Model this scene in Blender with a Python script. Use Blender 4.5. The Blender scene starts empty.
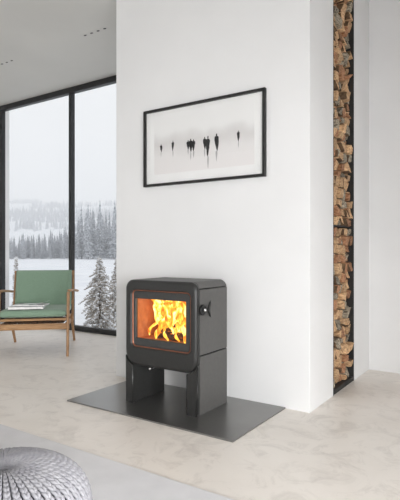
import bpy, bmesh, math, random
from mathutils import Vector, Matrix, noise
random.seed(7)
S = bpy.context.scene
COL = S.collection
PI = math.pi

def lin(c):
    c = c / 255.0
    return c / 12.92 if c <= 0.04045 else ((c + 0.055) / 1.055) ** 2.4
def rgb(r, g, b): return (lin(r), lin(g), lin(b), 1.0)

# ------------------------------------------------------------------ materials
def new_mat(name):
    m = bpy.data.materials.new(name); m.use_nodes = True
    nt = m.node_tree; nt.nodes.clear()
    out = nt.nodes.new('ShaderNodeOutputMaterial')
    return m, nt, out
def pbr(name, col, rough=0.6, metal=0.0, col2=None, scale=8.0, stretch=(1, 1, 1), detail=4, bump=0.0, bscale=None,
        spec=0.5, lo=0.35, hi=0.65, objrand=0.0, coord='Object', bdist=0.005, sheen=0.0):
    m, nt, out = new_mat(name)
    p = nt.nodes.new('ShaderNodeBsdfPrincipled')
    p.inputs['Base Color'].default_value = col
    p.inputs['Roughness'].default_value = rough
    p.inputs['Metallic'].default_value = metal
    p.inputs['Specular IOR Level'].default_value = spec
    p.inputs['Sheen Weight'].default_value = sheen
    nt.links.new(p.outputs[0], out.inputs[0])
    tc = nt.nodes.new('ShaderNodeTexCoord'); mp = nt.nodes.new('ShaderNodeMapping')
    mp.inputs['Scale'].default_value = stretch
    nt.links.new(tc.outputs[coord], mp.inputs[0])
    vec = mp.outputs[0]
    if objrand:
        oi = nt.nodes.new('ShaderNodeObjectInfo'); ml = nt.nodes.new('ShaderNodeMath'); ml.operation = 'MULTIPLY'
        ml.inputs[1].default_value = 50
        nt.links.new(oi.outputs['Random'], ml.inputs[0])
        ad = nt.nodes.new('ShaderNodeVectorMath'); ad.operation = 'ADD'
        nt.links.new(mp.outputs[0], ad.inputs[0]); nt.links.new(ml.outputs[0], ad.inputs[1])
        vec = ad.outputs[0]
    if col2 is not None:
        n = nt.nodes.new('ShaderNodeTexNoise'); n.inputs['Scale'].default_value = scale; n.inputs['Detail'].default_value = detail
        nt.links.new(vec, n.inputs['Vector'])
        cr = nt.nodes.new('ShaderNodeValToRGB')
        cr.color_ramp.elements[0].position = lo; cr.color_ramp.elements[0].color = col
        cr.color_ramp.elements[1].position = hi; cr.color_ramp.elements[1].color = col2
        nt.links.new(n.outputs['Fac'], cr.inputs[0])
        last = cr.outputs[0]
        if objrand:
            hs = nt.nodes.new('ShaderNodeHueSaturation')
            mr = nt.nodes.new('ShaderNodeMapRange'); mr.inputs['To Min'].default_value = 1 - objrand; mr.inputs['To Max'].default_value = 1 + objrand
            nt.links.new(oi.outputs['Random'], mr.inputs[0]); nt.links.new(mr.outputs[0], hs.inputs['Value'])
            nt.links.new(last, hs.inputs['Color']); last = hs.outputs[0]
        nt.links.new(last, p.inputs['Base Color'])
    if bump:
        n2 = nt.nodes.new('ShaderNodeTexNoise'); n2.inputs['Scale'].default_value = bscale or scale; n2.inputs['Detail'].default_value = 6
        nt.links.new(vec, n2.inputs['Vector'])
        b = nt.nodes.new('ShaderNodeBump'); b.inputs['Strength'].default_value = bump; b.inputs['Distance'].default_value = bdist
        nt.links.new(n2.outputs['Fac'], b.inputs['Height']); nt.links.new(b.outputs[0], p.inputs['Normal'])
    return m
def thin_glass(name, f0=0.06):
    m, nt, out = new_mat(name)
    t = nt.nodes.new('ShaderNodeBsdfTransparent'); g = nt.nodes.new('ShaderNodeBsdfGlossy')
    g.inputs['Roughness'].default_value = 0.02
    lw = nt.nodes.new('ShaderNodeLayerWeight'); lw.inputs['Blend'].default_value = .5
    pw = nt.nodes.new('ShaderNodeMath'); pw.operation = 'POWER'; pw.inputs[1].default_value = 5
    nt.links.new(lw.outputs['Facing'], pw.inputs[0])
    ma = nt.nodes.new('ShaderNodeMath'); ma.operation = 'MULTIPLY_ADD'; ma.inputs[1].default_value = .6; ma.inputs[2].default_value = .02
    nt.links.new(pw.outputs[0], ma.inputs[0])
    mx = nt.nodes.new('ShaderNodeMixShader')
    nt.links.new(ma.outputs[0], mx.inputs[0]); nt.links.new(t.outputs[0], mx.inputs[1]); nt.links.new(g.outputs[0], mx.inputs[2])
    nt.links.new(mx.outputs[0], out.inputs[0]); return m

M = {}
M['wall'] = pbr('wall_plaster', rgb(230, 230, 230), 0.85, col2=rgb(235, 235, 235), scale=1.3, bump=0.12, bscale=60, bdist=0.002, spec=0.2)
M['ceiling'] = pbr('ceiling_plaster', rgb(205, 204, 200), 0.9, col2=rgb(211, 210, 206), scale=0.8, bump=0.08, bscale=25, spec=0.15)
def concrete():
    m, nt, out = new_mat('polished_concrete')
    p = nt.nodes.new('ShaderNodeBsdfPrincipled'); nt.links.new(p.outputs[0], out.inputs[0])
    tc = nt.nodes.new('ShaderNodeTexCoord')
    a = nt.nodes.new('ShaderNodeTexNoise'); a.inputs['Scale'].default_value = 1.1; a.inputs['Detail'].default_value = 8; a.inputs['Roughness'].default_value = 0.6; a.inputs['Distortion'].default_value = 0.6
    b = nt.nodes.new('ShaderNodeTexNoise'); b.inputs['Scale'].default_value = 5.5; b.inputs['Detail'].default_value = 8; b.inputs['Roughness'].default_value = 0.7; b.inputs['Distortion'].default_value = 1.2
    for n in (a, b): nt.links.new(tc.outputs['Object'], n.inputs['Vector'])
    c1 = nt.nodes.new('ShaderNodeValToRGB'); c1.color_ramp.elements[0].position = .3; c1.color_ramp.elements[1].position = .7
    c1.color_ramp.elements[0].color = rgb(228, 221, 213); c1.color_ramp.elements[1].color = rgb(240, 234, 227)
    c2 = nt.nodes.new('ShaderNodeValToRGB'); c2.color_ramp.elements[0].position = .32; c2.color_ramp.elements[1].position = .5
    c2.color_ramp.elements[0].color = (.78, .77, .76, 1); c2.color_ramp.elements[1].color = (1, 1, 1, 1)
    nt.links.new(a.outputs['Fac'], c1.inputs[0]); nt.links.new(b.outputs['Fac'], c2.inputs[0])
    mx = nt.nodes.new('ShaderNodeMix'); mx.data_type = 'RGBA'; mx.blend_type = 'MULTIPLY'; mx.inputs['Factor'].default_value = 0.8
    nt.links.new(c1.outputs[0], mx.inputs[6]); nt.links.new(c2.outputs[0], mx.inputs[7])
    nt.links.new(mx.outputs[2], p.inputs['Base Color'])
    r = nt.nodes.new('ShaderNodeMapRange'); r.inputs['To Min'].default_value = .28; r.inputs['To Max'].default_value = .5
    nt.links.new(b.outputs['Fac'], r.inputs[0]); nt.links.new(r.outputs[0], p.inputs['Roughness'])
    p.inputs['Specular IOR Level'].default_value = 0.35
    return m
M['floor'] = concrete()
M['rug'] = pbr('woven_rug', rgb(206, 205, 207), 0.95, col2=rgb(214, 213, 215), scale=6, bump=0.4, bscale=220, bdist=0.003, spec=0.1, sheen=0.2)
M['black_frame'] = pbr('black_aluminium', rgb(42, 42, 43), 0.45, 0.2, col2=rgb(46, 46, 47), scale=20)
M['glass'] = thin_glass('clear_glass')
M['stove'] = pbr('stove_grey_shaded', rgb(44, 44, 43), 0.38, 0.1, col2=rgb(48, 48, 47), scale=60, bump=0.05, bscale=400, bdist=0.001, spec=0.45)  # front and legs: shade put into the darker grey of the paint
M['stove_panel_lit'] = pbr('stove_grey_lit', rgb(88, 87, 85), 0.5, 0.2, col2=rgb(92, 91, 89), scale=40, bump=0.05, bscale=400, bdist=0.001)  # same stove paint, lightened: window light on the sides put into the colour
M['stove_dark'] = pbr('stove_black_iron', rgb(12, 12, 12), 0.9, 0.0, col2=rgb(16, 16, 16), scale=30)
M['door'] = pbr('stove_door_iron', rgb(62, 62, 62), 0.4, 0.3, col2=rgb(68, 68, 67), scale=40)
M['groove_sheen'] = pbr('copper_reflection', rgb(150, 100, 80), 0.35, 0.7, col2=rgb(165, 108, 86), scale=15)  # colour stands for copper reflections in the door groove
M['chrome'] = pbr('chrome', rgb(215, 215, 215), 0.15, 1.0, col2=rgb(205, 205, 205), scale=10)
M['black_knob'] = pbr('black_enamel', rgb(20, 20, 21), 0.3, 0.1, col2=rgb(26, 26, 26), scale=10)
M['brick'] = pbr('firebrick', rgb(190, 116, 66), 0.9, col2=rgb(165, 95, 52), scale=18, bump=0.3, bscale=50)  # tan brick pushed to orange, flame light put into the colour
M['char'] = pbr('charred_wood', rgb(44, 26, 18), 0.9, col2=rgb(100, 52, 28), scale=14, bump=0.6, bscale=40)
M['plate'] = pbr('steel_hearth', rgb(138, 137, 135), 0.3, 0.85, col2=rgb(144, 143, 141), scale=3, spec=0.5)
M['rack'] = pbr('blackened_steel', rgb(48, 47, 47), 0.6, 0.3, col2=rgb(54, 53, 52), scale=12)
M['log_tan'] = pbr('split_wood_tan', rgb(226, 190, 148), 0.85, col2=rgb(160, 122, 88), scale=9, stretch=(3, 8, 8), bump=0.6, bscale=25, objrand=0.22)
M['log_red'] = pbr('split_wood_reddish', rgb(188, 142, 106), 0.85, col2=rgb(128, 86, 60), scale=9, stretch=(3, 8, 8), bump=0.6, bscale=25, objrand=0.22)
M['log_grey'] = pbr('weathered_wood_grey', rgb(186, 174, 154), 0.9, col2=rgb(84, 74, 60), scale=9, stretch=(3, 8, 8), bump=0.6, bscale=25, objrand=0.22)
M['bark'] = pbr('log_bark', rgb(120, 96, 72), 0.95, col2=rgb(78, 60, 46), scale=30, bump=0.8, bscale=40, objrand=0.25)
M['oak'] = pbr('oiled_oak', rgb(176, 136, 96), 0.5, col2=rgb(150, 112, 78), scale=6, stretch=(14, 14, 1.5), bump=0.1, bscale=30)
M['oak_h'] = pbr('oiled_oak_rail', rgb(182, 142, 100), 0.5, col2=rgb(154, 116, 80), scale=6, stretch=(1.5, 14, 14), bump=0.1, bscale=30)
M['green'] = pbr('sage_fabric', rgb(128, 152, 132), 0.95, col2=rgb(136, 160, 140), scale=120, bump=0.4, bscale=300, bdist=0.002, spec=0.15, sheen=0.25)
M['web'] = pbr('dark_webbing', rgb(60, 44, 32), 0.9, col2=rgb(70, 52, 38), scale=30)
M['paper'] = pbr('white_paper', rgb(246, 246, 244), 0.7, col2=rgb(224, 224, 222), scale=20)
M['mag_cover'] = pbr('magazine_cover', rgb(238, 239, 240), 0.35, col2=rgb(100, 102, 106), scale=7, detail=2, lo=0.55, hi=0.64)
M['mag_cover2'] = pbr('magazine_cover_pale', rgb(214, 216, 218), 0.35, col2=rgb(170, 172, 176), scale=5, detail=2, lo=0.45, hi=0.6)
M['mat'] = pbr('picture_mount', rgb(238, 238, 237), 0.8, col2=rgb(241, 241, 240), scale=5)
M['ink'] = pbr('black_ink', rgb(18, 18, 20), 0.7, col2=rgb(28, 28, 30), scale=20)
M['inksoft'] = pbr('grey_ink_wash', rgb(176, 174, 173), 0.8, col2=rgb(196, 195, 194), scale=20)
M['black_wood'] = pbr('black_lacquer', rgb(26, 25, 25), 0.4, col2=rgb(32, 31, 31), scale=20)
M['yarn'] = pbr('grey_cotton_yarn', rgb(164, 163, 167), 0.95, col2=rgb(150, 149, 154), scale=25, bump=0.5, bscale=260, bdist=0.002, spec=0.1)
M['poufcore'] = pbr('pouf_lining', rgb(44, 43, 46), 0.95, col2=rgb(50, 49, 52), scale=25)
M['spot'] = pbr('downlight_black', rgb(36, 36, 36), 0.5, col2=rgb(40, 40, 40), scale=10)
M['snow'] = pbr('snow_cover', rgb(244, 246, 249), 0.9, col2=rgb(232, 235, 240), scale=0.6, bump=0.3, bscale=1.5, bdist=0.1, spec=0.1)
M['facade'] = pbr('white_render', rgb(226, 225, 222), 0.9, col2=rgb(220, 219, 216), scale=3)
M['needle'] = pbr('frosted_needles', rgb(158, 148, 136), 0.95, col2=rgb(192, 186, 178), scale=30)
M['trunk'] = pbr('conifer_bark', rgb(84, 72, 62), 0.95, col2=rgb(104, 92, 80), scale=30)
M['snowclump'] = pbr('snow_clumps', rgb(246, 247, 250), 0.9, col2=rgb(238, 240, 244), scale=10)

def print_mat():
    # pale beach-mist print: washes of grey with soft horizon
    m, nt, out = new_mat('misty_print')
    p = nt.nodes.new('ShaderNodeBsdfPrincipled'); nt.links.new(p.outputs[0], out.inputs[0]); p.inputs['Roughness'].default_value = .6
    tc = nt.nodes.new('ShaderNodeTexCoord'); sp = nt.nodes.new('ShaderNodeSeparateXYZ'); nt.links.new(tc.outputs['Generated'], sp.inputs[0])
    n = nt.nodes.new('ShaderNodeTexNoise'); n.inputs['Scale'].default_value = 3; n.inputs['Detail'].default_value = 5
    mp = nt.nodes.new('ShaderNodeMapping'); mp.inputs['Scale'].default_value = (2.2, 1, .6)
    nt.links.new(tc.outputs['Generated'], mp.inputs[0]); nt.links.new(mp.outputs[0], n.inputs['Vector'])
    ad = nt.nodes.new('ShaderNodeMath'); ad.operation = 'MULTIPLY_ADD'; ad.inputs[1].default_value = .35
    nt.links.new(n.outputs['Fac'], ad.inputs[0]); nt.links.new(sp.outputs[2], ad.inputs[2])
    cr = nt.nodes.new('ShaderNodeValToRGB'); e = cr.color_ramp.elements
    e[0].position = .1; e[0].color = rgb(234, 231, 230); e[1].position = 1.1 if False else 1.0; e[1].color = rgb(238, 238, 237)
    for pos, c in ((.5, rgb(230, 228, 227)), (.72, rgb(218, 216, 215)), (.82, rgb(226, 225, 224)), (.90, rgb(236, 236, 235))):
        k = e.new(pos); k.color = c
    nt.links.new(ad.outputs[0], cr.inputs[0]); nt.links.new(cr.outputs[0], p.inputs['Base Color'])
    return m
M['print'] = print_mat()
def flame_mat():
    m, nt, out = new_mat('flame_glow')
    tc = nt.nodes.new('ShaderNodeTexCoord'); n = nt.nodes.new('ShaderNodeTexNoise')
    n.inputs['Scale'].default_value = 15; n.inputs['Detail'].default_value = 4; n.inputs['Distortion'].default_value = 1.6
    mp = nt.nodes.new('ShaderNodeMapping'); mp.inputs['Scale'].default_value = (1.2, 1.2, .65)
    nt.links.new(tc.outputs['Object'], mp.inputs[0]); nt.links.new(mp.outputs[0], n.inputs['Vector'])
    cr = nt.nodes.new('ShaderNodeValToRGB'); e = cr.color_ramp.elements
    e[0].position = .34; e[0].color = (.85, .14, .012, 1); e[1].position = .68; e[1].color = (1.5, 1.15, .5, 1)
    k = e.new(.44); k.color = (1.0, .36, .03, 1); k = e.new(.54); k.color = (1.15, .68, .07, 1)
    nt.links.new(n.outputs['Fac'], cr.inputs[0])
    em = nt.nodes.new('ShaderNodeEmission'); em.inputs['Strength'].default_value = 1.55
    nt.links.new(cr.outputs[0], em.inputs[0])
    tr = nt.nodes.new('ShaderNodeBsdfTransparent')
    lw = nt.nodes.new('ShaderNodeLayerWeight'); lw.inputs['Blend'].default_value = .35
    mr = nt.nodes.new('ShaderNodeMapRange'); mr.inputs['From Min'].default_value = .45; mr.inputs['From Max'].default_value = .95
    nt.links.new(lw.outputs['Facing'], mr.inputs[0])
    mx = nt.nodes.new('ShaderNodeMixShader'); nt.links.new(mr.outputs[0], mx.inputs[0])
    nt.links.new(em.outputs[0], mx.inputs[1]); nt.links.new(tr.outputs[0], mx.inputs[2])
    nt.links.new(mx.outputs[0], out.inputs[0]); return m
M['flame'] = flame_mat()
def ember_mat():
    m, nt, out = new_mat('glowing_ember')
    tc = nt.nodes.new('ShaderNodeTexCoord'); n = nt.nodes.new('ShaderNodeTexNoise'); n.inputs['Scale'].default_value = 60
    nt.links.new(tc.outputs['Object'], n.inputs['Vector'])
    cr = nt.nodes.new('ShaderNodeValToRGB'); cr.color_ramp.elements[0].position = .45; cr.color_ramp.elements[0].color = (.03, .008, .003, 1)
    cr.color_ramp.elements[1].position = .65; cr.color_ramp.elements[1].color = (1.3, .3, .04, 1)
    nt.links.new(n.outputs['Fac'], cr.inputs[0]); em = nt.nodes.new('ShaderNodeEmission'); nt.links.new(cr.outputs[0], em.inputs[0])
    nt.links.new(em.outputs[0], out.inputs[0]); return m
M['ember'] = ember_mat()
def forest_mat(name, dark, snow, lo=.35, hi=.75):
    # snow lies on the upward faces of the boughs
    m, nt, out = new_mat(name)
    p = nt.nodes.new('ShaderNodeBsdfPrincipled'); nt.links.new(p.outputs[0], out.inputs[0]); p.inputs['Roughness'].default_value = .95
    p.inputs['Specular IOR Level'].default_value = .1
    tc = nt.nodes.new('ShaderNodeTexCoord'); n = nt.nodes.new('ShaderNodeTexNoise'); n.inputs['Scale'].default_value = 3.2; n.inputs['Detail'].default_value = 5
    nt.links.new(tc.outputs['Object'], n.inputs['Vector'])
    cr = nt.nodes.new('ShaderNodeValToRGB'); cr.color_ramp.elements[0].position = lo; cr.color_ramp.elements[1].position = hi
    cr.color_ramp.elements[0].color = dark; cr.color_ramp.elements[1].color = snow
    nt.links.new(n.outputs['Fac'], cr.inputs[0]); nt.links.new(cr.outputs[0], p.inputs['Base Color']); return m
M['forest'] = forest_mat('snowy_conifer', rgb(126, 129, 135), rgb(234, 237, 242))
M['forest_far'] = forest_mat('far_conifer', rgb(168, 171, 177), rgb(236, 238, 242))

# ------------------------------------------------------------------ mesh helpers
class MB:
    def __init__(s): s.v = []; s.f = []; s.mi = []
    def add(s, vs, fs, mi=0):
        o = len(s.v); s.v += [tuple(v) for v in vs]
        for f in fs: s.f.append(tuple(i + o for i in f)); s.mi.append(mi)
        return s
    def box(s, x0, x1, y0, y1, z0, z1, mi=0, mtx=None):
        vs = [Vector((x, y, z)) for z in (z0, z1) for y in (y0, y1) for x in (x0, x1)]
        if mtx: vs = [mtx @ v for v in vs]
        return s.add(vs, [(0, 2, 3, 1), (4, 5, 7, 6), (0, 1, 5, 4), (2, 6, 7, 3), (0, 4, 6, 2), (1, 3, 7, 5)], mi)
    def prism(s, pts, a0, a1, axis='y', mi=0):
        # pts 2D polygon, extruded along axis
        def mk(p, a):
            return {'y': (p[0], a, p[1]), 'z': (p[0], p[1], a), 'x': (a, p[0], p[1])}[axis]
        n = len(pts); vs = [mk(p, a0) for p in pts] + [mk(p, a1) for p in pts]
        fs = [tuple(range(n)), tuple(range(2 * n - 1, n - 1, -1))] + [(i, i + n, (i + 1) % n + n, (i + 1) % n) for i in range(n)]
        return s.add(vs, fs, mi)
    def tube(s, pts, rads, n=10, mi=0, flat=1.0, cap=True):
        pts = [Vector(p) for p in pts]; rings = []; up = None
        for i, p in enumerate(pts):
            t = (pts[min(i + 1, len(pts) - 1)] - pts[max(i - 1, 0)]).normalized()
            if up is None:
                up = Vector((0, 0, 1)) if abs(t.z) < .9 else Vector((1, 0, 0))
            a = t.cross(up).normalized(); b = a.cross(t).normalized(); up = b
            r = rads[i] if hasattr(rads, '__len__') else rads
            rings.append([p + a * math.cos(2 * PI * k / n) * r + b * math.sin(2 * PI * k / n) * r * flat for k in range(n)])
        vs = [v for r in rings for v in r]; fs = []
        for i in range(len(rings) - 1):
            for k in range(n):
                fs.append((i * n + k, i * n + (k + 1) % n, (i + 1) * n + (k + 1) % n, (i + 1) * n + k))
        if cap: fs += [tuple(range(n - 1, -1, -1)), tuple(range((len(rings) - 1) * n, len(rings) * n))]
        return s.add(vs, fs, mi)
    def lathe(s, prof, n=24, mtx=None, mi=0):
        vs = []; fs = []
        for r, z in prof:
            for k in range(n):
                v = Vector((r * math.cos(2 * PI * k / n), r * math.sin(2 * PI * k / n), z)); vs.append(mtx @ v if mtx else v)
        for i in range(len(prof) - 1):
            for k in range(n): fs.append((i * n + k, i * n + (k + 1) % n, (i + 1) * n + (k + 1) % n, (i + 1) * n + k))
        fs += [tuple(range(n - 1, -1, -1)), tuple(range((len(prof) - 1) * n, len(prof) * n))]
        return s.add(vs, fs, mi)
    def loops(s, loops, mi=0, cap0=False, cap1=False):
        n = len(loops[0]); vs = [v for l in loops for v in l]; fs = []
        for i in range(len(loops) - 1):
            for k in range(n): fs.append((i * n + k, i * n + (k + 1) % n, (i + 1) * n + (k + 1) % n, (i + 1) * n + k))
        if cap0: fs.append(tuple(range(n - 1, -1, -1)))
        if cap1: fs.append(tuple(range((len(loops) - 1) * n, len(loops) * n)))
        return s.add(vs, fs, mi)
    def build(s, name, mats, parent=None, bevel=0, seg=2, smooth=False, subsurf=0, loc=None, fix=True, wn=True):
        me = bpy.data.meshes.new(name); me.from_pydata(s.v, [], s.f)
        for m in (mats if isinstance(mats, (list, tuple)) else [mats]): me.materials.append(M[m])
        if isinstance(mats, (list, tuple)): me.polygons.foreach_set('material_index', s.mi)
        if fix:
            bm = bmesh.new(); bm.from_mesh(me); bmesh.ops.recalc_face_normals(bm, faces=bm.faces); bm.to_mesh(me); bm.free()
        me.update()
        o = bpy.data.objects.new(name, me); COL.objects.link(o)
        if loc: o.location = loc
        if parent: o.parent = parent
        if bevel:
            b = o.modifiers.new('bevel', 'BEVEL'); b.width = bevel; b.segments = seg; b.limit_method = 'ANGLE'; b.angle_limit = math.radians(40)
        if subsurf:
            b = o.modifiers.new('sub', 'SUBSURF'); b.levels = subsurf; b.render_levels = subsurf
        if smooth or bevel:
            me.polygons.foreach_set('use_smooth', [True] * len(me.polygons))
            if bevel and wn:
                w = o.modifiers.new('wn', 'WEIGHTED_NORMAL'); w.keep_sharp = True
        return o
def tag(o, label=None, cat=None, group=None, kind=None):
    if label: o['label'] = label
    if cat: o['category'] = cat
    if group: o['group'] = group
    if kind: o['kind'] = kind
    return o
def empty(name, loc=(0, 0, 0), rz=0, **kw):
    o = bpy.data.objects.new(name, None); COL.objects.link(o); o.location = loc; o.rotation_euler = (0, 0, rz)
    o.empty_display_size = .1
    return tag(o, **kw)
def struct(o): o['kind'] = 'structure'; return o

# ------------------------------------------------------------------ dimensions
H = 3.275                     # ceiling
H2 = 3.78                     # higher ceiling right of the chimney breast
XB0, XB1, YB = -2.955, -1.215, 3.12   # chimney breast
YW = 4.56                     # inner face of the far wall
XL, XR, YN = -6.765, 1.7, -3.4
NY0, NY1, ND = 3.585, 4.10, 0.42     # firewood niche in the breast's side

# floor, ceiling
b = MB(); b.box(XL - .2, XR + .2, YN - .2, YW + .19, -.2, 0); struct(b.build('floor', 'floor'))
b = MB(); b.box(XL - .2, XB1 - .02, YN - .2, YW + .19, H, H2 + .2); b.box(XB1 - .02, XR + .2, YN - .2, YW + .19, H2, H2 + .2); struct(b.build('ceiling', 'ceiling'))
b = MB(); b.box(XB1 - .0199, XB1, YN, YW, H + .0005, H2); struct(b.build('wall_bulkhead', 'wall'))
# chimney breast with the niche cut into its side
pl = [(XB0, YB), (XB1, YB), (XB1, NY0), (XB1 - ND, NY0), (XB1 - ND, NY1), (XB1, NY1), (XB1, YW + .01), (XB0, YW + .01)]
b = MB(); b.prism(pl, 0, H, 'z'); struct(b.build('wall_chimney_breast', 'wall', bevel=.003))
b = MB(); b.box(XB0, XB1 - .02, YW, YW + .19, 0, H); b.box(XB1 - .02, XR + .2, YW, YW + .19, 0, H2); struct(b.build('wall_far', 'wall'))
b = MB(); b.box(XL - .2, XL, YN, YW + .19, 0, H); struct(b.build('wall_left', ['wall']))

def window(name, axis, a0, a1, at, z0, z1, bars, fw=.075, fd=.07, sill=.066):
    # axis x: window lies in a plane y=at, spans a0..a1 in x; axis y likewise
    def bx(m, p0, p1, q0, q1, zz0, zz1):
        if axis == 'x': m.box(p0, p1, q0, q1, zz0, zz1)
        else: m.box(q0, q1, p0, p1, zz0, zz1)
    root = empty(name, ((a0 + a1) / 2, at, z0) if axis == 'x' else (at, (a0 + a1) / 2, z0)); struct(root)
    loc = Vector(root.location)
    def fin(m, nm, mat, bev=0):
        m.v = [tuple(Vector(v) - loc) for v in m.v]
        return m.build(nm, mat, root, bevel=bev)
    m = MB()
    bx(m, a0, a1, at, at + fd, z1 - fw, z1); bx(m, a0, a1, at, at + fd, z0, z0 + sill)
    bx(m, a0, a0 + fw, at + .001, at + fd - .001, z0 + sill, z1 - fw); bx(m, a1 - fw, a1, at + .001, at + fd - .001, z0 + sill, z1 - fw)
    fin(m, 'window_frame', 'black_frame', .003)
    xs = [a0] + bars + [a1]
    for x in bars:
        m = MB(); bx(m, x - fw * .31, x + fw * .31, at - .002, at + fd - .003, z0 + sill, z1 - fw); fin(m, 'mullion', 'black_frame', .003)
    for i in range(len(xs) - 1):
        m = MB(); bx(m, xs[i] + .03, xs[i + 1] - .03, at + fd / 2 - .003, at + fd / 2 + .003, z0 + sill - .01, z1 - fw + .01)
        fin(m, 'pane', 'glass')
window('window_1', 'x', XL, XB0 - .002, YW, 0, H, [-5.168, -3.63])
# daylight windows in the rest of the room (behind and right of the camera)
def wall_with_opening(name, axis, at0, at1, e0, e1, o0, o1, z0, z1, H=3.275):
    m = MB()
    def bx(p0, p1, zz0, zz1):
        if axis == 'x': m.box(p0, p1, at0, at1, zz0, zz1)
        else: m.box(at0, at1, p0, p1, zz0, zz1)
    bx(e0, o0, 0, H); bx(o1, e1, 0, H); bx(o0, o1, 0, z0) if z0 > 0 else None; bx(o0, o1, z1, H)
    struct(m.build(name, 'wall'))
wall_with_opening('wall_right', 'y', XR, XR + .2, YN, YW, -2.4, 1.15, .0, 1.75, H2)
window('window_2', 'y', -2.4, 1.15, XR + .06, 0.0, 1.75, [-.6])
wall_with_opening('wall_near', 'x', YN - .2, YN, XL, XR, -5.5, .5, .0, 2.0, H2)
window('window_3', 'x', -5.5, .5, YN - .13, 0.0, 2.0, [-3.2, -.9])

# ------------------------------------------------------------------ ceiling spots
n = 0
for cx, words in ((-3.645, 'nearer the white chimney breast'), (-5.135, 'further left above the armchair')):
    r = empty('ceiling_downlight', (cx, 3.54, H), label='recessed row of four small dark spots in the ceiling, ' + words, cat='ceiling light')
    m = MB()
    m.box(-.19, .19, -.03, .03, -.0015, 0); m.build('trim_plate', 'ceiling', r)
    for i in range(4):
        m = MB(); m.lathe([(.018, -.003), (.019, -.0016)], 20)
        m.v = [(x + (i - 1.5) * .092, y * .6, z - .0002) for x, y, z in m.v]; m.build('aperture', 'spot', r)

# ------------------------------------------------------------------ rug
b = MB(); b.box(-2.6, 2.6, -1.9, 1.9, 0, .012)
tag(b.build('rug', 'rug', bevel=.004, loc=(-1.3, -.06, 0)), 'large pale grey woven rug on the concrete floor under the knitted pouf', 'rug')

# ------------------------------------------------------------------ knitted pouf
PR, PH = .285, .345
def pouf_pt(t, phi, off=0.0):
    # t 0 (top centre) .. 1 (bottom centre)
    a = t * PI
    sa, ca = math.sin(a), math.cos(a)
    r = PR * (abs(sa) ** .72)
    z = PH / 2 + PH / 2 * math.copysign(abs(ca) ** .8, ca)
    if t < .5:
        z -= .016 * math.exp(-(r / .05) ** 2)
    return Vector((r * math.cos(phi), r * math.sin(phi), z))
def pouf_n(t, phi):
    e = .004
    du = pouf_pt(min(t + e, .999), phi) - pouf_pt(max(t - e, .001), phi)
    dv = Vector((-math.sin(phi), math.cos(phi), 0))
    nn = dv.cross(du).normalized()
    return -nn if nn.dot(Vector((math.cos(phi), math.sin(phi), 0)) * .3 + Vector((0, 0, .5 - t))) < 0 else nn
pouf = empty('knitted_pouf', (-1.475, 1.012, .012), label='round light grey chunky knitted pouf on the rug', cat='pouf')
m = MB()
N = 48; L = [[pouf_pt(max(.004, i / 28 * .992), 2 * PI * k / N) * 1 for k in range(N)] for i in range(29)]
L = [[Vector((v.x * .955, v.y * .955, .012 + v.z * .95)) for v in l] for l in L]
m.loops(L, cap0=True, cap1=True); m.build('inner_cushion', 'poufcore', pouf, smooth=True)
m = MB()
# arc-length table
T = [i / 2000 for i in range(1, 2000)]; arc = [0.0]
for i in range(1, len(T)): arc.append(arc[-1] + (pouf_pt(T[i], 0) - pouf_pt(T[i - 1], 0)).length)
tot = arc[-1]
def t_at(s):
    lo, hi = 0, len(arc) - 1
    while hi - lo > 1:
        md = (lo + hi) // 2
        if arc[md] < s: lo = md
        else: hi = md
    return T[lo]
NC = 46
row = 0; s = .008
SEG, RN = 6, 5
while s < tot - .03:
    t0 = t_at(s); r0 = (pouf_pt(t0, 0).x ** 2) ** .5
    w = 2 * PI * r0 / NC
    ln = .0225
    for c in range(NC):
        for sd in (-1, 1):
            so = (c % 2) * ln * .5
            phc = 2 * PI * c / NC
            dphi = w / max(r0, .01)
            pts = []; rads = []
            rr = min(.0062, w * .24)
            for q in range(SEG):
                f = q / (SEG - 1)
                tt = t_at(min(max(s + so + (f - .5) * ln * 1.7, .001), tot - .001))
                ph = phc + sd * dphi * (.05 + .27 * (1 - f))
                base = pouf_pt(tt, ph); nn = pouf_n(tt, ph)
                lift = (1 - f) * .002 + math.sin(PI * f) * .006
                pts.append(base + nn * (lift - .003 + random.uniform(-.0004, .0004)))
                rads.append(rr * (.55 + .6 * math.sin(PI * (f * .9 + .05))))
            m.tube(pts, rads, RN, cap=True)
    s += ln * .98; row += 1
m.v = [(x, y, max(z, .001)) for x, y, z in m.v]
m.build('knit_cover', 'yarn', pouf, smooth=True, fix=False)
m = MB(); m.lathe([(.001, 0), (.012, .001), (.016, .006), (.010, .011), (.001, .012)], 16, Matrix.Translation((0, 0, PH - .05)))
m.build('centre_button', 'yarn', pouf, smooth=True)

# ------------------------------------------------------------------ hearth plate
b = MB(); b.box(-.682, .682, -.36, .356, 0, .01)
tag(b.build('hearth_plate', 'plate', bevel=.0015, loc=(-2.07, 2.762, 0)), 'dark grey rectangular steel floor plate under the stove', 'hearth plate')

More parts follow.
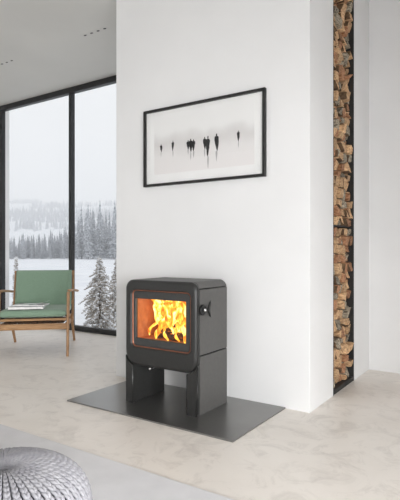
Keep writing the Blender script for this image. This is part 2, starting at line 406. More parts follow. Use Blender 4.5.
# ------------------------------------------------------------------ stove
SX0, SX1, SY0, SY1, ST = -.306, .306, 0.0, .385, .873 - .01
stove = empty('wood_stove', (-2.0785, 2.603, .01), label='dark grey freestanding wood stove with glass door on open legs', cat='stove')
def rrect(x0, x1, z0, z1, rt, rb, y, n=8):
    pts = []
    for cx, cz, r, a0 in ((x1 - rt, z1 - rt, rt, 0), (x0 + rt, z1 - rt, rt, 90), (x0 + rb, z0 + rb, rb, 180), (x1 - rb, z0 + rb, rb, 270)):
        for i in range(n + 1):
            a = math.radians(a0 + 90 * i / n); pts.append(Vector((cx + r * math.cos(a), y, cz + r * math.sin(a))))
    return pts
BZ0 = .268   # underside of the body
RX0, RX1, RZ0, RZ1 = -.244, .255, .398, .792   # recess
def shell_loop(ins, y): return rrect(SX0 + ins, SX1 - ins, BZ0 + ins, ST - ins, .062 - ins * .6, .095 - ins * .6, y)
lp = [shell_loop(.02, .036), shell_loop(0, .036)]
for i in range(7):
    a = math.radians(90 * i / 6); rr = .026
    lp.append(shell_loop(rr * (1 - math.cos(a)), rr * (1 - math.sin(a))))
def rec_loop(grow, y): return rrect(RX0 - grow, RX1 + grow, RZ0 - grow, RZ1 + grow, .032 + grow * .8, .034 + grow * .8, y)
lp.append(rec_loop(.010, 0.0))
m = MB(); m.loops(lp); 
for i in range(1, 2): pass
m.loops([rec_loop(.010, 0.0), rec_loop(.007, .0012), rec_loop(.002, .009), rec_loop(0, .014), rec_loop(0, .036)])
m.build('front_casting', 'stove', stove, smooth=True, fix=True)
# added ring round the door: copper reflections in the groove, put in as colour
m = MB(); m.loops([rec_loop(.0005, .012), rec_loop(-.005, .012), rec_loop(-.005, .03), rec_loop(.0005, .03)]); 
m.build('groove_reflection', 'groove_sheen', stove, smooth=True)
# door frame and glass
GX0, GX1, GZ0, GZ1 = -.214, .212, .458, .733
door = MB()
def dl(x0, x1, z0, z1, r, y): return rrect(x0, x1, z0, z1, r, r, y)
door.loops([dl(RX0 + .006, RX1 - .006, RZ0 + .006, RZ1 - .006, .028, .034), dl(RX0 + .006, RX1 - .006, RZ0 + .006, RZ1 - .006, .028, .019),
            dl(RX0 + .010, RX1 - .010, RZ0 + .010, RZ1 - .010, .026, .015), dl(GX0 - .003, GX1 + .003, GZ0 - .003, GZ1 + .003, .004, .015),
            dl(GX0, GX1, GZ0, GZ1, .003, .018), dl(GX0, GX1, GZ0, GZ1, .003, .034)])
d = door.build('door', 'door', stove, smooth=False)
m = MB(); m.box(GX0 - .001, GX1 + .001, .020, .024, GZ0 - .001, GZ1 + .001); m.build('glass', 'glass', d)
# core: iron carcass open at the front
cx0, cx1 = SX0 + .012, SX1 - .012
m = MB()
m.box(cx0, -.232, .037, .372, BZ0 + .03, .822); m.box(.232, cx1, .037, .372, BZ0 + .03, .822)
m.box(-.232, .232, .037, .372, BZ0 + .004, .44); m.box(-.232, .232, .037, .372, .765, .822); m.box(-.232, .232, .352, .372, .44, .765)
m.build('carcass', 'stove_dark', stove)
m = MB()
m.box(-.2315, -.219, .038, .351, .441, .764); m.box(.219, .2315, .038, .351, .441, .764)
m.box(-.219, .219, .339, .351, .452, .764); m.box(-.219, .219, .038, .351, .441, .452); m.box(-.219, .219, .038, .351, .752, .764)
m.build('firebrick_lining', 'brick', stove)
# lid: top with rounded long edges
def lid_poly(R=.062, zc=.819):
    pts = []
    for cx, a0, a1 in ((SX1 - R, 0, 90), (SX0 + R, 90, 180)):
        for i in range(13):
            a = math.radians(a0 + (a1 - a0) * i / 12); z = ST - R + R * math.sin(a)
            if z >= zc: pts.append((cx + R * math.cos(a), z))
            elif not pts or a0 == 90: pass
    e = SX1 - R + R * math.cos(math.asin((zc - ST + R) / R))
    return [(e, zc)] + [p for p in pts] + [(-e, zc)]
m = MB(); m.prism(lid_poly(), .0425, SY1, 'y'); m.build('top_cover', 'stove_panel_lit', stove, bevel=.003, smooth=True)
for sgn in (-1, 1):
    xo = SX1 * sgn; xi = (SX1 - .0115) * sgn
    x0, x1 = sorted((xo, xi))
    m = MB(); m.box(x0, x1, .043, SY1 - .002, .388, .812); m.build('side_panel', 'stove_panel_lit', stove, bevel=.0015)
m = MB(); m.box(SX0 + .004, SX1 - .004, .3725, SY1, .27, .82); m.build('back_panel', 'stove_panel_lit', stove, bevel=.002)
# base: arched front casting + two legs
for sg in (-1, 1):
    xi = -.236 if sg < 0 else .218
    CX, CZ, RR = SX1 - .095, BZ0 + .095, .1005
    a0 = math.degrees(math.acos(.0949 / RR)); a1 = math.degrees(math.acos(max(-1, (abs(xi) - CX) / RR)))
    arc_ = [(sg * (CX + RR * math.cos(math.radians(t))), CZ - RR * math.sin(math.radians(t))) for t in [a0 + (a1 - a0) * i / 8 for i in range(9)]]
    m = MB(); m.prism([(sg * SX1, 0)] + arc_ + [(xi, 0)], .006, .040, 'y')
    lg = m.build('leg', 'stove', stove)
    bm = bmesh.new(); bm.from_mesh(lg.data)
    es = [e for e in bm.edges if all(v.co.y < .007 for v in e.verts) and abs(e.verts[0].co.x - e.verts[1].co.x) < 1e-4 and e.calc_length() > .1]
    bmesh.ops.bevel(bm, geom=es, offset=.013, segments=5, affect='EDGES', profile=.5)
    for f in bm.faces: f.smooth = abs(f.normal.z) < .5 and f.calc_area() < .003
    bm.to_mesh(lg.data); bm.free()
    x0, x1 = sorted((sg * (SX1 - .012), xi - .004 * sg * -1))
    m = MB(); m.box(x0, x1, .0405, .372, 0, .265); m.build('leg_plate', 'stove', lg, bevel=.003)
    x0, x1 = sorted((SX1 * sg, (SX1 - .0115) * sg))
    m = MB(); m.box(x0, x1, .043, SY1 - .002, 0, .380); m.build('leg_panel', 'stove_panel_lit', lg, bevel=.0015)
# air lever under the body
m = MB(); m.tube([(-.09, .02, .256), (-.09, .06, .256)], .006, 12); m.tube([(-.09, .012, .256), (-.09, .022, .256)], [.009, .009], 14)
m.build('air_lever', 'chrome', stove, smooth=True)
# latch handle on the right side
hx = SX1
RXm = Matrix.Translation((hx, .066, .681)) @ Matrix.Rotation(PI / 2, 4, 'Y')
m = MB()
m.lathe([(.001, 0), (.034, 0), (.036, .004), (.036, .010), (.032, .013), (.026, .010), (.018, .012), (.001, .012)], 32, RXm)
hd = m.build('latch', 'black_knob', stove, smooth=True)
m = MB(); m.lathe([(.0005, .0)] + [(.012 * math.sin(math.radians(a)), .022 - .012 * math.cos(math.radians(a))) for a in range(30, 180, 15)] + [(.0005, .034)], 20, RXm)
m.build('knob', 'chrome', hd, smooth=True)
m = MB()
pts = [(hx + .014 + .012 * math.sin(i / 10 * PI), .108 + .040 * (abs(i / 5 - 1)) ** 1.5, .681 + (.050) * (i / 5 - 1)) for i in range(11)]
m.tube(pts, [.004 + .007 * math.sin(PI * (i + .5) / 11) for i in range(11)], 12)
m.tube([(hx + .004, .075, .681), (hx + .016, .095, .681), (hx + .024, .116, .681)], [.008, .006, .005], 10)
m.build('lever', 'stove', hd, smooth=True)

# fire inside: logs and flames stand in the firebox
fy = 2.603
def world(x, y, z): return (x - 2.0715, y + 2.603, z + .01)
logspec = [((-.12, .12, .475), (.10, .20, .475), .026, 'lower charred log lying at the back of the fire'),
           ((.02, .08, .475), (.17, .13, .48), .024, 'charred log at the front right of the fire'),
           ((-.08, .11, .485), (.06, .17, .575), .020, 'slanting charred log leaning up to the right in the flames'),
           ((.15, .09, .49), (.03, .20, .56), .020, 'charred log leaning up to the left in the flames')]
for p0, p1, r, lab in logspec:
    p0, p1 = Vector(world(*p0)), Vector(world(*p1)); c = (p0 + p1) / 2
    m = MB(); k = 9
    pts = [p0.lerp(p1, i / k) - c for i in range(k + 1)]
    m.tube(pts, [r * (.75 + .3 * random.random()) * (.8 if i in (0, k) else 1) for i in range(k + 1)], 9)
    o = m.build('burning_log', ['char', 'ember'], smooth=False, loc=c)
    for pi_, pp in enumerate(o.data.polygons): pp.material_index = 1 if random.random() < .15 else 0
    tag(o, lab, 'log')
fire = empty('fire', world(0, .17, .452), label='bright orange and yellow flames behind the stove glass', cat='fire')
flames = [  # x, y, z0, height, radius, lean x, wiggle
    (-.045, .12, .12, .176, .034, -.145, .008), (-.07, .20, .02, .28, .060, -.11, .02), (-.03, .24, .02, .28, .070, .02, .03), (.05, .25, .02, .28, .075, -.03, -.03),
    (.12, .25, .02, .28, .075, .02, .025), (.18, .22, .02, .28, .055, .0, -.02), (.09, .22, .02, .28, .065, .02, -.02),
    (.01, .17, .04, .26, .055, -.07, .03), (.06, .15, .05, .25, .050, -.02, -.03), (.11, .16, .03, .27, .050, .03, .02), (.16, .14, .03, .26, .045, .01, -.02),
    (-.06, .14, .05, .24, .045, -.10, .02), (-.02, .11, .08, .21, .040, -.09, .03), (.05, .09, .11, .18, .035, .02, -.02), (.11, .10, .12, .17, .038, -.03, .02),
    (-.10, .09, .0, .15, .017, .06, -.02), (-.155, .08, .02, .12, .010, .085, .03), (.02, .06, .0, .11, .013, -.03, .02), (.17, .06, .0, .17, .022, -.02, -.02),
    (.12, .055, .005, .09, .013, -.03, .02), (.065, .06, .05, .13, .016, -.05, .02), (.19, .12, .08, .2, .03, .005, .02)]
for (x, y, z0, h, r, lean, wg) in flames:
    m = MB(); k = 14; pts = []; rad = []
    ph = random.uniform(0, 6)
    for i in range(k + 1):
        f = i / k
        px = x + lean * f ** 1.3 + wg * math.sin(f * 5 + ph) * f
        pz = min(z0 + h * f, .296)
        pts.append((min(max(px, -.2), .2), min(y, .262) - .17 + .012 * math.sin(f * 7 + ph), pz)); rad.append(max(.0015, r * (math.sin(PI * (.12 + .78 * f ** .8)) ** 1.1) * (1 + .18 * math.sin(f * 17 + ph))))
    for i in range(len(pts)):
        lim = .207 - abs(pts[i][0]); rad[i] = min(rad[i], max(.002, lim))
    m.tube(pts, rad, 12, flat=.6)
    m.build('flame', 'flame', fire, smooth=True, fix=False)

# ------------------------------------------------------------------ firewood rack and logs
rack = empty('firewood_rack', (XB1 - ND / 2, (NY0 + NY1) / 2, 0), label='tall black steel firewood rack built into the side of the chimney breast', cat='firewood rack')
hw, hd_ = (NY1 - NY0) / 2 - .001, ND / 2
for nm, bx in (('side_plate', (-hd_ + .002, hd_, -hw, -hw + .006, 0, H - .001)), ('side_plate', (-hd_ + .002, hd_, hw - .006, hw, 0, H - .001)),
               ('back_plate', (-hd_ + .001, -hd_ + .006, -hw + .006, hw - .006, 0, H - .001)), ('bottom_plate', (-hd_ + .006, hd_ - .004, -hw + .006, hw - .006, 0, .035)),
               ('shelf', (-hd_ + .006, hd_ - .02, -hw + .006, hw - .006, 1.262, 1.270))):
    m = MB(); m.box(*bx); m.build(nm, 'rack', rack)
rng = random.Random(11)
def stack(z0, z1, where):
    ya, yb = NY0 + .009, NY1 - .010
    nr = max(1, round((z1 - z0) / .072)); nc = 6
    hgt = (z1 - z0) / nr
    grid = []
    for r in range(nr + 1):
        rowv = []
        off = rng.uniform(-.02, .02)
        for c in range(nc + 1):
            y = ya + (yb - ya) * c / nc; z = z0 + hgt * r
            if 0 < c < nc: y += off + rng.uniform(-.018, .018)
            if 0 < r < nr: z += rng.uniform(-.02, .02)
            rowv.append((y, z))
        grid.append(rowv)
    for r in range(nr):
        for c in range(nc):
            q = [grid[r][c], grid[r][c + 1], grid[r + 1][c + 1], grid[r + 1][c]]
            if r == nr - 1 and rng.random() < .3: continue
            polys = [q]
            if rng.random() < .08: polys = [[q[0], q[1], q[2]], [q[0], q[2], q[3]]] if rng.random() < .5 else [[q[0], q[1], q[3]], [q[1], q[2], q[3]]]
            for p in polys: make_log(p, where)
KINDS = [('log_tan', 'pale tan split log with light cut end'), ('log_red', 'reddish brown split log'), ('log_grey', 'greyish weathered split log')]
nlog = 0
def make_log(poly, where):
    global nlog
    cy = sum(p[0] for p in poly) / len(poly); cz = sum(p[1] for p in poly) / len(poly)
    pts = []
    n = len(poly)
    for i in range(n):
        a, bb = poly[i], poly[(i + 1) % n]
        for t in (.12, .5, .88):
            y = a[0] + (bb[0] - a[0]) * t; z = a[1] + (bb[1] - a[1]) * t
            k = .975 - rng.random() * .04
            pts.append(((y - cy) * k, (z - cz) * k))
    xf = -rng.random() ** 1.2 * .06 - .004   # front end, relative to the breast's side
    ln = rng.uniform(.27, .31)
    ln = min(ln, ND + xf - .02)
    rings = []
    for j, f in enumerate((0, .04, .4, .75, 1)):
        sc = (.9 if j in (0, 4) else 1) * (1 - .05 * rng.random())
        tilt = rng.uniform(-.012, .012) if j == 0 else 0
        rings.append([Vector((-f * ln + (tilt * (p[1] / .04) if j == 0 else 0) + rng.uniform(-.003, .003), p[0] * sc, p[1] * sc)) for p in pts])
    m = MB(); m.loops(rings, mi=1, cap0=True, cap1=True)
    nn = len(m.f); m.mi = [1] * nn; m.mi[-1] = 0; m.mi[-2] = 0
    v = rng.random(); kd = KINDS[0] if v < .5 else KINDS[1] if v < .82 else KINDS[2]
    barkside = rng.randrange(n)
    for k in range(len(pts)):
        if k // 3 != barkside:
            for j in range(4): m.mi[j * len(pts) + k] = 0
    o = m.build('firewood_log', [kd[0], 'bark'], loc=(XB1 + xf, cy, cz))
    tag(o, kd[1] + ' in the tall rack ' + where, 'log', kd[1].split(' with')[0] + 's in the rack ' + where)
    nlog += 1
stack(.036, 1.258, 'below its thin shelf')
stack(1.2705, H - .03, 'above its thin shelf')
print('logs', nlog)

# ------------------------------------------------------------------ framed picture
FX0, FX1, FZ0, FZ1 = -2.629, -1.532, 1.592, 2.209
pc = empty('framed_picture', ((FX0 + FX1) / 2, YB, (FZ0 + FZ1) / 2), label='black framed print of distant walking figures on the chimney breast', cat='picture')
hw, hh = (FX1 - FX0) / 2, (FZ1 - FZ0) / 2
m = MB(); fw = .020
def sq(i, y): return [Vector((-hw + i, y, -hh + i)), Vector((hw - i, y, -hh + i)), Vector((hw - i, y, hh - i)), Vector((-hw + i, y, hh - i))]
m.loops([sq(0, 0), sq(0, -.028), sq(fw, -.028), sq(fw, -.006)]); m.build('frame', 'black_wood', pc, bevel=.0015)
m = MB(); m.box(-hw + fw - .001, hw - fw + .001, -.008, -.001, -hh + fw - .001, hh - fw + .001); m.build('mount', 'mat', pc)
px0, px1, pz0, pz1 = -2.529 - pc.location.x, -1.622 - pc.location.x, 1.686 - pc.location.z, 2.128 - pc.location.z
m = MB(); m.box(px0, px1, -.0092, -.0085, pz0, pz1); art = m.build('print', 'print', pc)
def wall_xz(px, py):
    u = (px - 200) / 494; X = YB * -(.5548 - .832 * u) / (.832 + .5548 * u); dd = YB / (.832 + .5548 * u)
    return X - pc.location.x, 1.08 + (250 - py) * dd / 494 - pc.location.z
figs = [(160.7, 144.6, 152.3, .9), (172.6, 141.0, 151.0, .9), (187.8, 140.5, 149.5, 1.2), (190.3, 139.0, 152.0, 1.3), (193.2, 139.6, 151.0, 1.2),
        (204.2, 137.3, 149.5, 1.2), (207.6, 136.2, 156.3, 1.4), (216.1, 133.8, 151.0, 1.5), (238.0, 130.8, 141.5, .9)]
for px, y0, y1, wd in figs:
    m = MB()
    x, zt = wall_xz(px, y0); _, zb = wall_xz(px, y1); h = zt - zb; w = .026 * wd
    fr = random.Random(int(px * 10)); st = fr.uniform(-.2, .2)
    prof = [(1.0, .15), (.97, .28), (.92, .30), (.87, .2), (.84, .75), (.76, 1.0), (.62, .95), (.50, .82), (.42, .80), (.30, .62), (.18, .45), (.06, .28), (0, .12)]
    left = [(x - w * .5 * a * (1 + fr.uniform(-.12, .12)) + st * w * (1 - f), -.0096, zb + h * f) for f, a in prof]
    right = [(x + w * .5 * a * (1 + fr.uniform(-.12, .12)) + st * w * (1 - f), -.0096, zb + h * f) for f, a in prof]
    k = len(prof); vs = left + right
    m.add(vs, [(i, i + 1, i + 1 + k, i + k) for i in range(k - 1)], 0)
    # faint reflection on wet sand
    h2 = h * .6
    rf = [(1, .35), (.7, .45), (.4, .3), (0, .08)]
    vs = [(x - w * .5 * a, -.0094, zb - h2 * (1 - f)) for f, a in rf] + [(x + w * .5 * a, -.0094, zb - h2 * (1 - f)) for f, a in rf]
    m.add(vs, [(i, i + 1, i + 5, i + 4) for i in range(3)], 1)
    m.build('printed_figure', ['ink', 'inksoft'], art, fix=False)
m = MB(); m.box(-hw + fw, hw - fw, -.0125, -.0105, -hh + fw, hh - fw); m.build('glass', 'glass', pc)

# ------------------------------------------------------------------ armchair
ang = math.radians(43.95)
CH = Vector((-4.47, 3.517, 0))
chair = empty('armchair', CH, ang, label='wooden lounge armchair with sage green seat and back cushions', cat='chair')
def beam(m, p0, p1, w0, d0, w1=None, d1=None, side=Vector((1, 0, 0)), bow=0, k=6, mi=0):
    # rectangular tapered beam; w along side axis, d across
    w1 = w1 or w0; d1 = d1 or d0; p0, p1 = Vector(p0), Vector(p1)
    t = (p1 - p0).normalized(); a = (side - t * side.dot(t)).normalized(); b_ = t.cross(a)
    rings = []
    for i in range(k + 1):
        f = i / k; c = p0.lerp(p1, f) + b_ * bow * math.sin(PI * f)
        w = w0 + (w1 - w0) * f; dd = d0 + (d1 - d0) * f
        # rounded section
        ring = []
        for cxs, cys in ((1, 1), (-1, 1), (-1, -1), (1, -1)):
            for ex, ey in (((1, .55), (.55, 1)) if cxs * cys > 0 else ((.55, 1), (1, .55))):
                ring.append(c + a * cxs * ex * w / 2 + b_ * cys * ey * dd / 2)
        rings.append(ring)
    m.loops(rings, mi=mi, cap0=True, cap1=True)
X = Vector((1, 0, 0)); Y = Vector((0, 1, 0))
for sx in (-1, 1):
    m = MB(); beam(m, (sx * .335, -.457, 0), (sx * .338, -.40, .650), .026, .030, .030, .042, X); m.build('front_leg', 'oak', chair, smooth=False)
    m = MB(); beam(m, (sx * .337, .457, 0), (sx * .328, .14, .325), .024, .028, .030, .045, X); beam(m, (sx * .328, .29, .26), (sx * .328, .44, .835), .026, .045, .022, .026, X)
    m.build('rear_leg', 'oak', chair)
    m = MB()
    rings = []
    for i in range(13):
        f = i / 12; y = -.455 + 1.0 * f; z = .668 - .085 * f + .008 * math.sin(f * PI)
        w = .062 * (.55 + .45 * math.sin(PI * min(max(f * 1.0, .0), 1)) ** .5) ; th = .026
        if i in (0, 12): w *= .7; th *= .7
        c = Vector((sx * (.348 + .02 * f), y, z))
        rings.append([c + Vector((w / 2 * math.cos(a), 0, th / 2 * math.copysign(abs(math.sin(a)) ** .7, math.sin(a)))) for a in [2 * PI * q / 12 for q in range(12)]])
    m.loops(rings, cap0=True, cap1=True); m.build('armrest', 'oak_h', chair, smooth=True)
    m = MB(); beam(m, (sx * .315, -.415, .31), (sx * .315, .345, .275), .024, .055, .024, .05, X); m.build('side_rail', 'oak', chair)
m = MB(); beam(m, (-.322, -.425, .303), (.322, -.425, .303), .024, .060, side=Y); m.build('front_rail', 'oak_h', chair)
m = MB(); beam(m, (-.318, -.418, .374), (.318, -.418, .374), .030, .024, side=Y); beam(m, (-.318, .30, .325), (.318, .30, .325), .03, .03, side=Y)
for sx in (-1, 1): beam(m, (sx * .30, -.41, .371), (sx * .30, .30, .325), .026, .026, side=X)
m.build('seat_frame', 'oak_h', chair)
m = MB()
for i in range(9):
    x = -.26 + i * .065; m.box(x - .0285, x + .0285, -.40, .29, .332, .352)
m.v = [(x, y, z - (y + .4) * .065) for x, y, z in m.v]; m.build('webbing', 'web', chair)
m = MB()
beam(m, (-.32, .433, .81), (.32, .433, .81), .022, .05, side=Y); beam(m, (-.32, .335, .47), (.32, .335, .47), .022, .04, side=Y)
for i in range(7):
    x = -.24 + i * .08; beam(m, (x, .335, .47), (x, .433, .81), .018, .012, side=X)
m.build('back_frame', 'oak_h', chair)
def cushion(name, w, d, h, mtx, puff=.012):
    # rounded, slightly puffed cushion; local box centred
    m = MB(); nx, ny = 28, 28
    def prof(u, v):
        e = (1 - abs(u) ** 22) ** .45 * (1 - abs(v) ** 22) ** .45
        return e
    top = []; bot = []
    for j in range(ny + 1):
        for i in range(nx + 1):
            u = math.sin(PI / 2 * (2 * i / nx - 1)); v = math.sin(PI / 2 * (2 * j / ny - 1))
            e = max(0.0, prof(u, v)); z = h / 2 * e + puff * (1 - u * u) * (1 - v * v)
            top.append(mtx @ Vector((u * w / 2, v * d / 2, z))); bot.append(mtx @ Vector((u * w / 2, v * d / 2, -h / 2 * e)))
    W = nx + 1; nt_ = len(top); fs = []
    for j in range(ny):
        for i in range(nx):
            a = j * W + i; fs.append((a, a + 1, a + 1 + W, a + W)); fs.append((a + nt_, a + W + nt_, a + 1 + W + nt_, a + 1 + nt_))
    m.add(top + bot, fs)
    o = m.build(name, 'green', chair, smooth=True, fix=False)
    bm = bmesh.new(); bm.from_mesh(o.data); bmesh.ops.remove_doubles(bm, verts=bm.verts, dist=.0005); bmesh.ops.recalc_face_normals(bm, faces=bm.faces); bm.to_mesh(o.data); bm.free()
    return o
tiltS = Matrix.Translation((-.012, -.07, .424)) @ Matrix.Rotation(math.radians(-1.5), 4, 'X')
cushion('seat_cushion', .655, .71, .080, tiltS, .003)
tiltB = Matrix.Translation((.004, .315, .63)) @ Matrix.Rotation(math.radians(90 - 16), 4, 'X')
cushion('back_cushion', .622, .44, .095, tiltB, .012)

# magazines on the seat
def magazine(name, x, y, z, rz, w, d, h, cover, label, curl=0):
    wloc = Matrix.Translation(CH) @ Matrix.Rotation(ang, 4, 'Z') @ Vector((x, y, z))
    r = empty(name, wloc, ang + rz, label=label, cat='magazine')
    r.rotation_euler = (math.radians(-1.5), 0, ang + rz)
    r.rotation_mode = 'XYZ'
    m = MB(); m.box(-w / 2 + .002, w / 2 - .002, -d / 2 + .002, d / 2 - .002, .001, h - .001); m.build('pages', 'paper', r)
    m = MB(); nx = 10; vs = []
    for i in range(nx + 1):
        f = i / nx; xx = -w / 2 + w * f; zz = h + curl * max(0, f - .6) ** 2 * 6
        vs += [(xx, -d / 2, zz), (xx, d / 2, zz), (xx, d / 2, zz + .0012), (xx, -d / 2, zz + .0012)]
    fs = []
    for i in range(nx):
        a = i * 4
        for k in range(4): fs.append((a + k, a + (k + 1) % 4, a + 4 + (k + 1) % 4, a + 4 + k))
    fs += [(0, 1, 2, 3), (nx * 4 + 3, nx * 4 + 2, nx * 4 + 1, nx * 4)]
    m.add(vs, fs); m.box(-w / 2, w / 2, -d / 2, d / 2, 0, .001); m.box(-w / 2 - .001, -w / 2 + .001, -d / 2, d / 2, 0, h + .001)
    m.build('cover', cover, r)
magazine('magazine', -.085, -.275, .476, .04, .34, .26, .024, 'mag_cover2', 'white magazine lying on the green seat, bottom one of the two')
magazine('magazine', -.05, -.23, .503, -.10, .32, .24, .010, 'mag_cover', 'magazine with grey photo cover, on top of the other one', curl=.03)

# ------------------------------------------------------------------ outdoors
GZ = -.4
A = math.radians(33.7); F2 = Vector((-math.sin(A), math.cos(A))); R2 = Vector((math.cos(A), math.sin(A)))
def gh(x, y):
    d = F2.x * x + F2.y * y
    z = GZ + .05 * noise.noise(Vector((x * .15, y * .15, 0)))
    if d > 95:
        f = min(1, (d - 95) / 520); f = f * f * (3 - 2 * f) * .6 + f * .4
        z += 57.5 * f * (1 + .05 * noise.noise(Vector((x * .004, y * .004, 3))))
    if y < 8: z = GZ
    return z
m = MB()
ys = [YW + .19, 6, 8, 11, 15, 20, 28, 38, 50, 65, 80, 95, 110, 130, 160, 200, 250, 310, 380, 450, 520, 600, 680]
nx = 40
for j, y in enumerate(ys):
    for i in range(nx + 1):
        half = 12 + y * 1.1; x = -y * .72 - half + 2 * half * i / nx
        m.v.append((x, y, gh(x, y)))
for j in range(len(ys) - 1):
    for i in range(nx):
        a = j * (nx + 1) + i; m.f.append((a, a + 1, a + nx + 2, a + nx + 1)); m.mi.append(0)
struct(m.build('snow_ground', 'snow', smooth=True))
m = MB(); m.box(XL - .2, XR + .2, YW + .0, YW + .188, GZ - .1, -.2005); struct(m.build('trim_foundation', 'facade'))

def spire(m, h, w, layers, star, rr, base=(0, 0, 0)):
    bx, by, bz = base
    m.tube([(bx, by, bz), (bx, by, bz + h * .5)], [w * .06, w * .03], 5)
    for l in range(layers):
        f = l / (layers - 1); z = bz + h * (.06 + .88 * f); r = w / 2 * (1 - f) ** .85 + w * .035
        r *= rr.uniform(.8, 1.15); dz = h / layers
        vs = [(bx, by, z + dz * 1.5)]; ph = rr.uniform(0, 6)
        for k in range(star * 2):
            a = ph + PI * k / star; q = r * (1 if k % 2 == 0 else .62) * rr.uniform(.8, 1.2)
            vs.append((bx + q * math.cos(a), by + q * math.sin(a), z - dz * .35 * (1 if k % 2 == 0 else .2)))
        nS = star * 2
        m.add(vs, [(0, 1 + k, 1 + (k + 1) % nS) for k in range(nS)] + [tuple(range(nS, 0, -1))])
rr = random.Random(5)
protos = []
for i in range(5):
    m = MB(); spire(m, 10, (1.9, 2.4, 1.6, 2.8, 2.1)[i], 17, 7, rr)
    protos.append(m)
def far_tree(x, y, s, i, sx):
    o = None
    me = meshes[i]
    o = bpy.data.objects.new('snowy_conifer', me); COL.objects.link(o)
    o.location = (x, y, gh(x, y) - .1); o.scale = (s * sx, s * sx, s); o.rotation_euler = (0, 0, rr.uniform(0, 6))
    return o
meshes = []
for i, m in enumerate(protos):
    me = bpy.data.meshes.new('snowy_conifer'); me.from_pydata(m.v, [], m.f); me.materials.append(M['forest']); meshes.append(me)
spots_ = []
for i in range(560):
    px = rr.uniform(-12, 132); d = rr.uniform(79, 108)
    lat = (px - 200) / 494 * d
    right = 1 / (1 + math.exp(-(px - 66) / 9))
    h = rr.uniform(2.2, 4.6) * (1 - right) + rr.uniform(6.0, 11.0) * right
    p = F2 * d + R2 * lat
    pi = rr.randrange(5); sx = rr.uniform(.85, 1.1) * (1.3 - .3 * right)
    rad = (.95, 1.2, .8, 1.4, 1.05)[pi] * sx * h / 10 * 1.12
    if any((p - q).length < rad + r2 for q, r2 in spots_): continue
    spots_.append((p, rad))
    o = far_tree(p.x, p.y, h / 10, pi, sx)
    if right > .5: tag(o, 'tall snow-dusted conifer in the misty forest edge at the right of the window', 'tree', 'tall conifers at the right of the distant forest')
    else: tag(o, 'low snow-dusted conifer in the misty forest edge left of the tall trees', 'tree', 'low conifers at the left of the distant forest')
m = MB()
for i in range(9000):
    px = rr.uniform(-120, 300); d = 210 + 400 * rr.random() ** .8
    lat = (px - 200) / 494 * d; p = F2 * d + R2 * lat
    if noise.noise(Vector((p.x * .012, p.y * .012, 7))) < .04: continue
    s = rr.uniform(3, 6)
    z = gh(p.x, p.y) - .3
    ph = rr.uniform(0, 6)
    for (z0, z1, r) in ((.05, .6, .17), (.35, 1.0, .11)):
        vs = [(p.x, p.y, z + s * z1)] + [(p.x + r * s * math.cos(ph + 2 * PI * k / 5), p.y + r * s * math.sin(ph + 2 * PI * k / 5), z + s * z0) for k in range(5)]
        m.add(vs, [(0, 1 + k, 1 + (k + 1) % 5) for k in range(5)])
for i in range(330):   # the forest edge carries on past both sides of the window
    px = rr.uniform(-130, -14) if i % 2 else rr.uniform(134, 300)
    d = rr.uniform(84, 112); p = F2 * d + R2 * ((px - 200) / 494 * d)
    spire(m, rr.uniform(3, 5.5) if px < 0 else rr.uniform(6, 10), 1.7, 8, 5, rr, (p.x, p.y, gh(p.x, p.y) - .1))
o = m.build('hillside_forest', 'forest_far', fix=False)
tag(o, 'faint snowy forest covering the far hillside behind the nearer conifers', 'forest', kind='stuff')

# near spruces
def spruce(name, px, d, h, w, label, seed, dens=1.0, zb=GZ):
    r_ = random.Random(seed); p = F2 * d + R2 * ((px - 200) / 494 * d)
    root = empty(name, (p.x, p.y, zb), label=label, cat='tree')
    m = MB(); m.tube([(0, 0, -.05), (.01, 0, h * .5), (0, .01, h)], [.018 * h, .011 * h, .002], 7); m.build('trunk', 'trunk', root, smooth=True)
    fo = MB(); sn = MB()
    nb = int(120 * dens)
    for i in range(nb):
        f = (i + r_.random()) / nb; z = h * (.05 + .92 * f); a = i * 2.4 + r_.uniform(-.4, .4)
        L = r_.uniform(.75, 1.15) * w / 2 * (min(1, 1.5 * (1 - f) ** .9) * .93 + .07) * r_.uniform(.7, 1.2)
        dirv = Vector((math.cos(a), math.sin(a), 0)); sidev = Vector((-dirv.y, dirv.x, 0))
        pts = [dirv * (L * t) + Vector((0, 0, z + L * (.25 * t - .55 * t * t))) for t in (0, .25, .5, .75, 1)]
        fo.tube(pts, [.006, .005, .004, .003, .001], 4)
        nt2 = max(4, int(L / .02))
        for j in range(nt2):
            t = .18 + .82 * (j + .5) / nt2; c = dirv * (L * t) + Vector((0, 0, z + L * (.25 * t - .55 * t * t)))
            for sd in (-1, 1):
                tl = (.028 + L * .22 * (1.1 - t)) * r_.uniform(.7, 1.2)
                e = c + (dirv * r_.uniform(.1, 1) + sidev * sd * r_.uniform(.3, 1) + Vector((0, 0, r_.uniform(-.7, .6)))).normalized() * tl
                fo.tube([c, c.lerp(e, .5), e], [.004, .008, .001], 4, cap=False)
            if r_.random() < .85:
                cc = c + Vector((0, 0, .006)) + sidev * r_.uniform(-.02, .02); q = r_.uniform(.009, .024)
                sn.lathe([(.001, -q * .4), (q, 0), (q * .7, q * .45), (.001, q * .6)], 7, Matrix.Translation(cc) @ Matrix.Diagonal((1, 1.5, 1, 1)))
    fo.build('foliage', 'needle', root, fix=False); sn.build('snow_clumps', 'snowclump', root, smooth=True, fix=False)
spruce('young_spruce', 98.5, 8.6, 1.38, .66, 'small snow-laden spruce outside, right of the window mullion', 3)
spruce('young_spruce', 116, 9.5, 1.36, .50, 'shorter snowy spruce outside, half hidden by the chimney breast', 8)
spruce('spruce_sapling', 87, 8.2, .24, .16, 'tiny snowy seedling outside at the foot of the window', 9, .3)
spruce('spruce_sapling', 15, 8.9, 1.40, .17, 'thin dark sapling outside, beside the left window jamb', 21, .8)
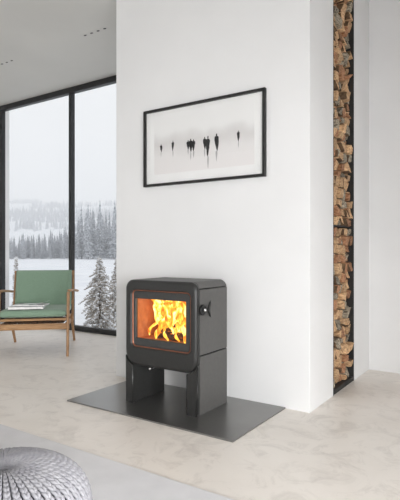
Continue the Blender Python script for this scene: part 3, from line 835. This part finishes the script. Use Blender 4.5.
spruce('spruce_sapling', 22.5, 9.3, 1.05, .20, 'thin twiggy sapling outside behind the top left of the armchair', 22, .5)

# mist over the fields
m, nt, out = new_mat('winter_mist')
vs_ = nt.nodes.new('ShaderNodeVolumeScatter'); vs_.inputs['Density'].default_value = .0030; vs_.inputs['Color'].default_value = (.99, .995, 1, 1)
nt.links.new(vs_.outputs[0], out.inputs['Volume']); M['mist'] = m
m = MB(); m.box(-900, 500, 25, 760, -2, 64)
o = tag(m.build('winter_mist', 'mist'), 'pale winter mist over the snowy field and forest', 'mist', kind='stuff')

# ------------------------------------------------------------------ light
w = bpy.data.worlds.new('overcast'); S.world = w; w.use_nodes = True
bg = w.node_tree.nodes['Background']; bg.inputs[0].default_value = (.915, .935, .96, 1); bg.inputs[1].default_value = 1.02
def area(name, loc, rot, sx, sy, power, col=(1, 1, 1)):
    l = bpy.data.lights.new(name, 'AREA'); l.shape = 'RECTANGLE'; l.size = sx; l.size_y = sy; l.energy = power; l.color = col
    o = bpy.data.objects.new(name, l); COL.objects.link(o); o.location = loc; o.rotation_euler = rot
    return o
area('daylight_right_window', (XR + .85, -.65, 1.3), (0, math.radians(50), 0), 2.2, 3.8, 680, (.99, .995, 1))
area('daylight_near_window', (-2.5, YN - .85, 1.35), (math.radians(50), 0, 0), 6.0, 2.4, 24, (.99, .995, 1))

# ------------------------------------------------------------------ camera
cam = bpy.data.cameras.new('camera'); co = bpy.data.objects.new('camera', cam); COL.objects.link(co)
co.location = (0, 0, 1.08); co.rotation_euler = (PI / 2, 0, A + math.radians(.12)); cam.lens = 494 / 500 * 36; cam.sensor_width = 36; cam.sensor_fit = 'AUTO'
cam.clip_start = .05; cam.clip_end = 2000
S.camera = co
vs = S.view_settings; vs.view_transform = 'Standard'; vs.look = 'None'; vs.gamma = 1; vs.exposure = 0; vs.use_curve_mapping = False
S.cycles.use_denoising = True
S.cycles.max_bounces = 10; S.cycles.diffuse_bounces = 6; S.cycles.transparent_max_bounces = 16
S.cycles.volume_bounces = 4
S.cycles.sample_clamp_indirect = 6
